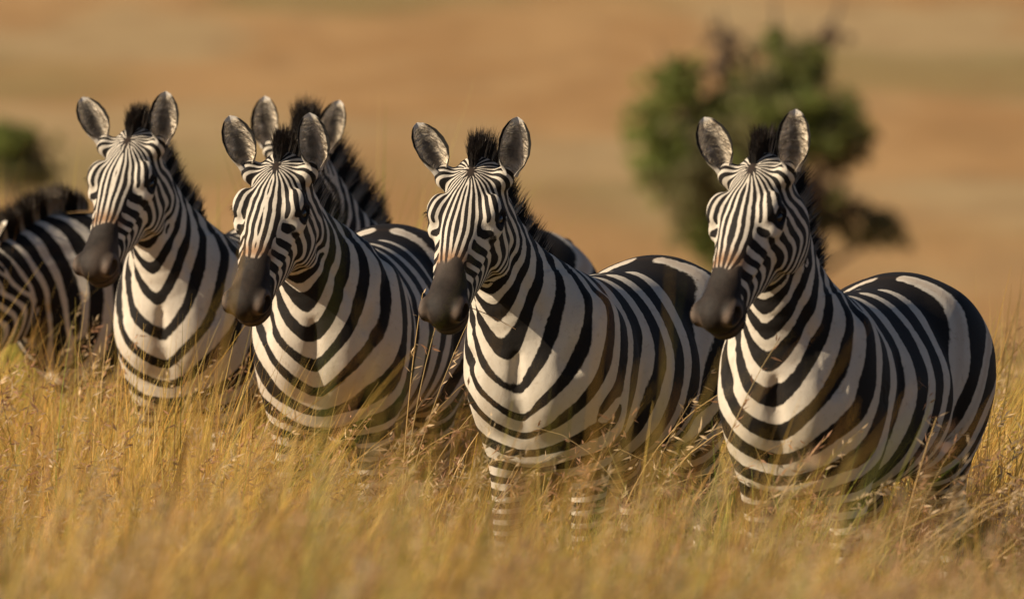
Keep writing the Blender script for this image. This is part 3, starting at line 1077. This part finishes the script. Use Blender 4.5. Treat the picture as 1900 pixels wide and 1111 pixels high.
def plant(name, px, py, dist, lobes_px, n, size, label, cat, seed, limbs=True):
    """lobes_px: (px, py, rx, ry, tone, weight) in photograph pixels, given depth as real ellipsoids"""
    rng = np.random.RandomState(seed)
    b = pix(px, py, dist)
    gz = float(terrain(b[0], b[1]))
    base = np.array([b[0], dist, gz])
    sc = dist / FPX
    root = thing(name, tuple(base), 0, label, cat)
    lobes = []
    for (lx, ly, rx, ry, tone, wg) in lobes_px:
        c = pix(lx, ly, dist) - base
        c[1] = rng.uniform(-.9, .9) * rx * sc * .8
        lobes.append((c, (rx * sc * .92, rx * sc * .85, ry * sc * .95), tone, wg))
    V, F, C = leaf_cloud(rng, lobes, n, size, GREENS)
    mesh_obj("crown", V, F, LEAFM, cols={"col": C}, parent=root, smooth=False)
    h = max(l[0][2] for l in lobes)
    Vs, Fs, off = [], [], 0
    fork = np.array([.05, 0, h * .22])
    def add(p, r):
        nonlocal off
        v, f = tube(p, r); Vs.append(v); Fs.append(f + off); off += len(v)
    add([np.array([0, 0, -.15]), fork * .5, fork], np.array([.20, .15, .13]) * h / 5)
    tv, tf = np.concatenate(Vs), np.concatenate(Fs)
    tr = mesh_obj("trunk", tv, tf, BARK, parent=root)
    for (c, r, t, wg) in lobes:
        m = (fork + c) / 2 + rng.normal(0, .12, 3); m[2] -= .1 * h * rng.uniform(0, 1)
        v, f = tube([fork, (fork + m) / 2, m, c, c + (c - m) * .4], np.array([.10, .08, .06, .035, .012]) * h / 5)
        mesh_obj("limb", v, f, BARK, parent=tr)
    return root


plant("tree", 1400, 600, 165, [
    (1250, 160, 42, 38, 'g', .6), (1240, 270, 60, 80, 'g', 1.5), (1290, 350, 55, 60, 'd', 1.0), (1330, 210, 50, 50, 'd', .35),
    (1350, 100, 30, 60, 'b', .30), (1440, 75, 22, 26, 'g', .22), (1480, 130, 55, 50, 'y', .9), (1420, 180, 80, 60, 'd', 1.2),
    (1470, 230, 90, 70, 'g', 1.5), (1380, 280, 80, 70, 'd', 1.2), (1560, 250, 50, 55, 'd', 1.0), (1540, 70, 40, 18, 'b', .10),
    (1320, 440, 40, 50, 'g', .9), (1500, 350, 60, 50, 'b', .45), (1560, 400, 60, 36, 'd', .5), (1635, 430, 42, 36, 'd', .4),
    (1420, 400, 80, 70, 'd', .8)],
    56000, .066, "bushy green tree with ragged crown out on the dry plain", "tree", 5)
plant("bush", 20, 345, 230, [
    (20, 265, 45, 34, 'g', 1.2), (60, 300, 32, 32, 'd', .8), (-30, 280, 50, 44, 'g', 1.2), (30, 318, 50, 22, 'd', .8), (75, 322, 22, 18, 'd', .3)],
    16000, .07, "low round green bush out on the plain behind the herd", "bush", 9)


# ------------------------------------------------------------------ zebras
import os
ONLY = os.environ.get("ZONLY")
for i, (p, lb) in enumerate(zip(HERD, LABELS)):
    if ONLY and str(i) not in ONLY:
        continue
    p['loc'] = (p['loc'][0], p['loc'][1], p['loc'][2])
    zr, Z = build_zebra(p, lb)
    if i == 1:
        bpy.context.view_layer.update()
        m = np.array(zr.matrix_world)
        w0 = lambda q: (m @ np.append(Z.from_head(q), 1))[:3]
        a = w0([.462, .030, -.094]); b = w0([.446, .062, -.094])
        d = norm(np.array([.82, -.12, -.32]))
        pts = np.array([a, b, b + d * .05, b + d * .10 + [0, 0, -.004], b + d * .155 + [0, 0, -.012]])
        sv, sf = tube(pts - b, [.0013, .0016, .0015, .0013, .0007], 6)
        st = mesh_obj("straw", sv, sf, GRASS, cols={"col": np.tile([[.62, .40, .20]], (len(sv), 1))})
        st.location = b
        tag(st, "single dry straw held crosswise in the mouth of a zebra", "straw")


# ------------------------------------------------------------------ grass
STRAW = np.array([(.74, .47, .10), (.77, .54, .15), (.68, .38, .085), (.62, .31, .10), (.80, .62, .27), (.34, .18, .07)])
GREEN = np.array([(.32, .34, .05), (.43, .41, .075), (.23, .28, .05)])


def blades(rng, x, y, h, w, az, lean, curl, col, seg=4, z0=None):
    """flat tapering blades: az heading of the lean, lean & curl in radians"""
    n = len(x)
    z = terrain(x, y) - .01 if z0 is None else z0
    P = np.stack([x, y, z], 1)
    dx, dy = np.cos(az), np.sin(az)
    fa = az + rng.uniform(-1.2, 1.2, n)
    sx, sy = -np.sin(fa), np.cos(fa)
    rows, cols = [], []
    p = P.copy(); a = lean * .45
    for k in range(seg + 1):
        t = k / seg
        ww = w * (1 - t)**.55 * .5 if k < seg else w * .04
        sd = np.stack([sx * ww, sy * ww, 0 * ww], 1)
        rows += [p - sd, p + sd]
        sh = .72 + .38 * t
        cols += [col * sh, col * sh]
        a2 = a + (lean * .75 + curl * t) * .9
        st = h / seg
        p = p + np.stack([dx * np.sin(a2) * st, dy * np.sin(a2) * st, np.cos(a2) * st], 1)
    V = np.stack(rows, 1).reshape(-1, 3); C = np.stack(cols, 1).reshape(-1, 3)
    b = (np.arange(n) * 2 * (seg + 1))[:, None]
    F = np.concatenate([b + np.array([[2 * k, 2 * k + 1, 2 * k + 3, 2 * k + 2]]) for k in range(seg)])
    return V, F, C


def view_points(rng, n, y0, y1, margin=.35, power=1.0):
    y = y0 + (y1 - y0) * rng.uniform(0, 1, n)**power
    hw = 950 / FPX * y + margin
    return rng.uniform(-1, 1, n) * hw, y


def green_patch(x, y):
    v = vnoise(np.stack([x * 1.6, y * .8, 0 * x], 1), 1.0, 77)
    return smoothstep(.1, 1.1, v)


def grass_colour(rng, x, y, g=.50):
    n = len(x)
    c = STRAW[rng.choice(len(STRAW), n, p=[.26, .20, .19, .15, .11, .09])]
    pg = .12 + g * green_patch(x, y)
    isg = rng.uniform(size=n) < pg * 1.15
    c = np.where(isg[:, None], GREEN[rng.randint(0, 3, n)], c)
    tone = vnoise(np.stack([x, y * .5, 0 * x], 1), 2.2, 78)[:, None]
    t2 = vnoise(np.stack([x * 4, y, 0 * x], 1), 2.0, 79)[:, None]
    return c * rng.uniform(.45, 1.28, (n, 1)) * np.clip(1 + .22 * tone + .22 * t2, .45, 1.5)


def build_grass():
    rng = np.random.RandomState(21)
    parts = []
    # tufts near the herd
    def tufts(nt, per, y0, y1, hm, wm, seg=4, spread=.05, margin=.35):
        tx, ty = view_points(rng, nt, y0, y1, margin)
        th = hm * (1 - .30 * smoothstep(29.9, 28.2, ty) * (ty > 25.5) + .30 * smoothstep(29.8, 31.5, ty)) * (1 - .32 * smoothstep(-.6, .6, tx) * smoothstep(33.5, 35, ty)) * (1 + .22 * vnoise(np.stack([tx * 2.2, ty * .7, 0 * tx], 1), 1.5, 83) * smoothstep(27, 25, ty)) * (1 + .22 * vnoise(np.stack([tx * 3, ty, 0 * tx], 1), 1.5, 81)) * (1 + .22 * vnoise(np.stack([tx, ty * .6, 0 * tx], 1), 1.5, 80)) * rng.uniform(.75, 1.15, nt)
        taz = rng.normal(.05, .45, nt)
        tl = rng.normal(.52, .18, nt) + .38 * smoothstep(27, 21, ty)
        i = np.repeat(np.arange(nt), per); n = len(i)
        x = tx[i] + rng.normal(0, spread, n); y = ty[i] + rng.normal(0, spread, n)
        h = th[i] * rng.uniform(.45, 1.15, n)
        k = np.where(ty < 26.5, .85, .45)[i][:, None]
        c = grass_colour(rng, tx, ty)[i] * k + grass_colour(rng, x, y) * (1 - k)
        az = taz[i] + rng.normal(0, .8, n)
        wild = rng.uniform(size=n) < np.where(ty[i] < 25, .12, .36)
        az = np.where(wild, rng.uniform(0, TAU, n), az)
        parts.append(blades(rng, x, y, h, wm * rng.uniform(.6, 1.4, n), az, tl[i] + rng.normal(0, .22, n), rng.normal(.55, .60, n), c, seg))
    tufts(4600, 18, 15, 26.5, .84, .0095, 4, .07)
    tufts(6200, 15, 26.5, 34.5, .60, .0060)
    tufts(4200, 18, 34, 40, .74, .006)
    tufts(3500, 12, 40, 62, .32, .012, 3, .15, 1.0)
    # matted dead leaves low down
    x, y = view_points(rng, 26000, 20, 38)
    n = len(x)
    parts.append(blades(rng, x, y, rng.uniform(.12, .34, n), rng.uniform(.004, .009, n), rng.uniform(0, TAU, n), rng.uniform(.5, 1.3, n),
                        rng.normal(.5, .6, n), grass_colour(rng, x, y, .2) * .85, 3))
    V = np.concatenate([p[0] for p in parts]); C = np.concatenate([p[2] for p in parts])
    off = 0; F = []
    for p in parts:
        F.append(p[1] + off); off += len(p[0])
    o = mesh_obj("grass", V, np.concatenate(F), GRASS, cols={"col": C}, smooth=False)
    tag(o, "tall dry golden grass with green blades leaning in the wind", None, None, "stuff")


def stalks(rng, x, y, h, az, lean, curl, r, seg=9):
    """thin flowering stems with drooping seed heads"""
    n = len(x)
    p = np.stack([x, y, terrain(x, y)], 1)
    d = np.stack([np.cos(az), np.sin(az), 0 * az], 1)
    up = np.array([0, 0, 1.])
    line = [p]; dirs = []
    for k in range(seg):
        t = k / (seg - 1)
        a = (lean * .55 + lean * .6 * t + curl * t**2.2)[:, None]
        v = d * np.sin(a) + up * np.cos(a)
        dirs.append(v); p = p + v * (h / seg)[:, None]; line.append(p)
    L = np.stack(line, 1); D = np.stack(dirs + [dirs[-1]], 1)
    side = norm(np.cross(d, up)); Vs = []
    for k in range(seg + 1):
        rr = (r * (1 - .65 * k / seg))[:, None]
        f = norm(np.cross(side, D[:, k]))
        for m in range(3):
            an = TAU * m / 3
            Vs.append(L[:, k] + side * rr * math.cos(an) + f * rr * math.sin(an))
    V = np.stack(Vs, 1).reshape(-1, 3)
    b = (np.arange(n) * 3 * (seg + 1))[:, None]
    F = np.concatenate([b + np.array([[k * 3 + m, k * 3 + (m + 1) % 3, k * 3 + 3 + (m + 1) % 3, k * 3 + 3 + m]]) for k in range(seg) for m in range(3)])
    c = np.array([(.66, .48, .22)]) * rng.uniform(.7, 1.2, (n, 1))
    C = np.repeat(c, 3 * (seg + 1), 0)
    # seed heads: clusters of pointed spikelets near the tip
    SV, SC_ = [], []
    hc = np.where(rng.uniform(size=(n, 1)) < .55, np.array([[.46, .25, .14]]), np.array([[.68, .50, .30]])) * rng.uniform(.7, 1.2, (n, 1))
    for q in range(15):
        t = rng.uniform(.72, 1.0, n) * seg
        k = np.minimum(t.astype(int), seg - 1); fr = (t - k)[:, None]
        a = L[np.arange(n), k] * (1 - fr) + L[np.arange(n), k + 1] * fr
        sd = norm(rng.normal(size=(n, 3)) * .75 + D[np.arange(n), k] * .9 + np.array([.15, 0, -.25]))
        ln = rng.uniform(.018, .046, (n, 1)); wd = rng.uniform(.0020, .0046, (n, 1))
        cr = norm(np.cross(sd, rng.normal(size=(n, 3))))
        o = a + sd * .006
        SV.append(np.stack([o, o + sd * ln * .4 + cr * wd, o + sd * ln, o + sd * ln * .4 - cr * wd], 1))
        SC_.append(np.repeat(hc[:, None] * rng.uniform(.75, 1.25, (n, 1, 1)), 4, 1))
    sv = np.concatenate(SV).reshape(-1, 3); scol = np.concatenate(SC_).reshape(-1, 3)
    F2 = np.arange(len(sv)).reshape(-1, 4) + len(V)
    return np.concatenate([V, sv]), np.concatenate([F, F2]), np.concatenate([C, scol])


def build_stalks():
    rng = np.random.RandomState(8)
    x1, y1 = view_points(rng, 1100, 15.5, 27)
    x2, y2 = view_points(rng, 760, 27, 34)
    x3, y3 = view_points(rng, 260, 34, 40)
    x = np.concatenate([x1, x2, x3]); y = np.concatenate([y1, y2, y3]); n = len(x)
    h = rng.uniform(.62, 1.0, n)
    az = np.where(rng.uniform(size=n) < .8, rng.normal(0, .5, n), rng.uniform(0, TAU, n))
    V, F, C = stalks(rng, x, y, h, az, rng.normal(.38, .16, n), rng.uniform(.1, 1.1, n), np.full(n, .0014))
    o = mesh_obj("seeding_grass", V, F, GRASS, cols={"col": C}, smooth=False)
    tag(o, "thin straw stalks with drooping brown seed heads among the grass", None, None, "stuff")


def tall_stalks():
    """the tall seeding stems that stand out in front of the herd"""
    rng = np.random.RandomState(15)
    spec = [(700, 900, 30.0, 1.15, .30, .1), (725, 900, 29.9, 1.22, .12, .2), (735, 905, 29.8, 1.15, .05, .1), (705, 880, 30.1, .95, .35, .5), (760, 890, 29.9, 1.0, .3, .6),
            (790, 900, 29.7, 1.05, .45, .3), (650, 870, 30.2, 1.0, .35, .5), (600, 870, 30.3, .9, .5, .6), (840, 900, 29.4, .95, .4, .4),
            (1090, 930, 28.6, 1.0, .25, .7), (1120, 920, 28.7, 1.12, .3, 1.3), (1180, 940, 28.4, .9, .3, .9), (1030, 930, 28.6, .85, .5, .8),
            (1250, 960, 27.8, 1.15, .22, .3), (1235, 960, 27.9, .85, .4, .8), (1160, 900, 28.5, .8, .6, 1.0), (1330, 960, 27.6, .9, .3, .4),
            (1420, 990, 27.0, 1.15, .75, .85), (1470, 990, 27.0, 1.35, .80, .95), (1500, 1000, 26.9, 1.1, .70, .6), (1560, 990, 26.9, 1.1, .62, .75), (1600, 990, 27.0, 1.0, .5, .5), (1620, 960, 27.1, .95, .2, .1),
            (1560, 1000, 26.8, .9, .7, .9), (1680, 980, 27.0, .9, .55, .7), (1740, 980, 27.2, .85, .5, .8), (1450, 1010, 26.9, .8, .5, .7), (1640, 1000, 26.6, 1.0, .6, .8),
            (175, 760, 32.0, .95, .02, .1), (100, 760, 32.0, .85, -.15, .0), (60, 770, 32.0, .75, -.3, .1), (215, 790, 31.8, .8, .4, .6), (250, 800, 31.6, .8, .5, .7),
            (300, 800, 31.4, .95, .75, .2), (130, 780, 31.8, .75, .4, .8), (390, 830, 31.0, .8, .4, .7), (430, 840, 30.8, .85, .35, .6), (20, 770, 32.2, .95, .6, 1.2)]
    a = np.array(spec)
    x = (a[:, 0] - 950) / FPX * a[:, 2]
    V, F, C = stalks(rng, x, a[:, 2], a[:, 3], rng.normal(0, .25, len(a)), a[:, 4], a[:, 5], np.full(len(a), .0034), 12)
    o = mesh_obj("seeding_grass", V, F, GRASS, cols={"col": C}, smooth=False)
    tag(o, "tallest straw stems rising in front of the striped chests", None, None, "stuff")


if not os.environ.get("NOGRASS"):
    tall_stalks()
    build_grass()
    build_stalks()
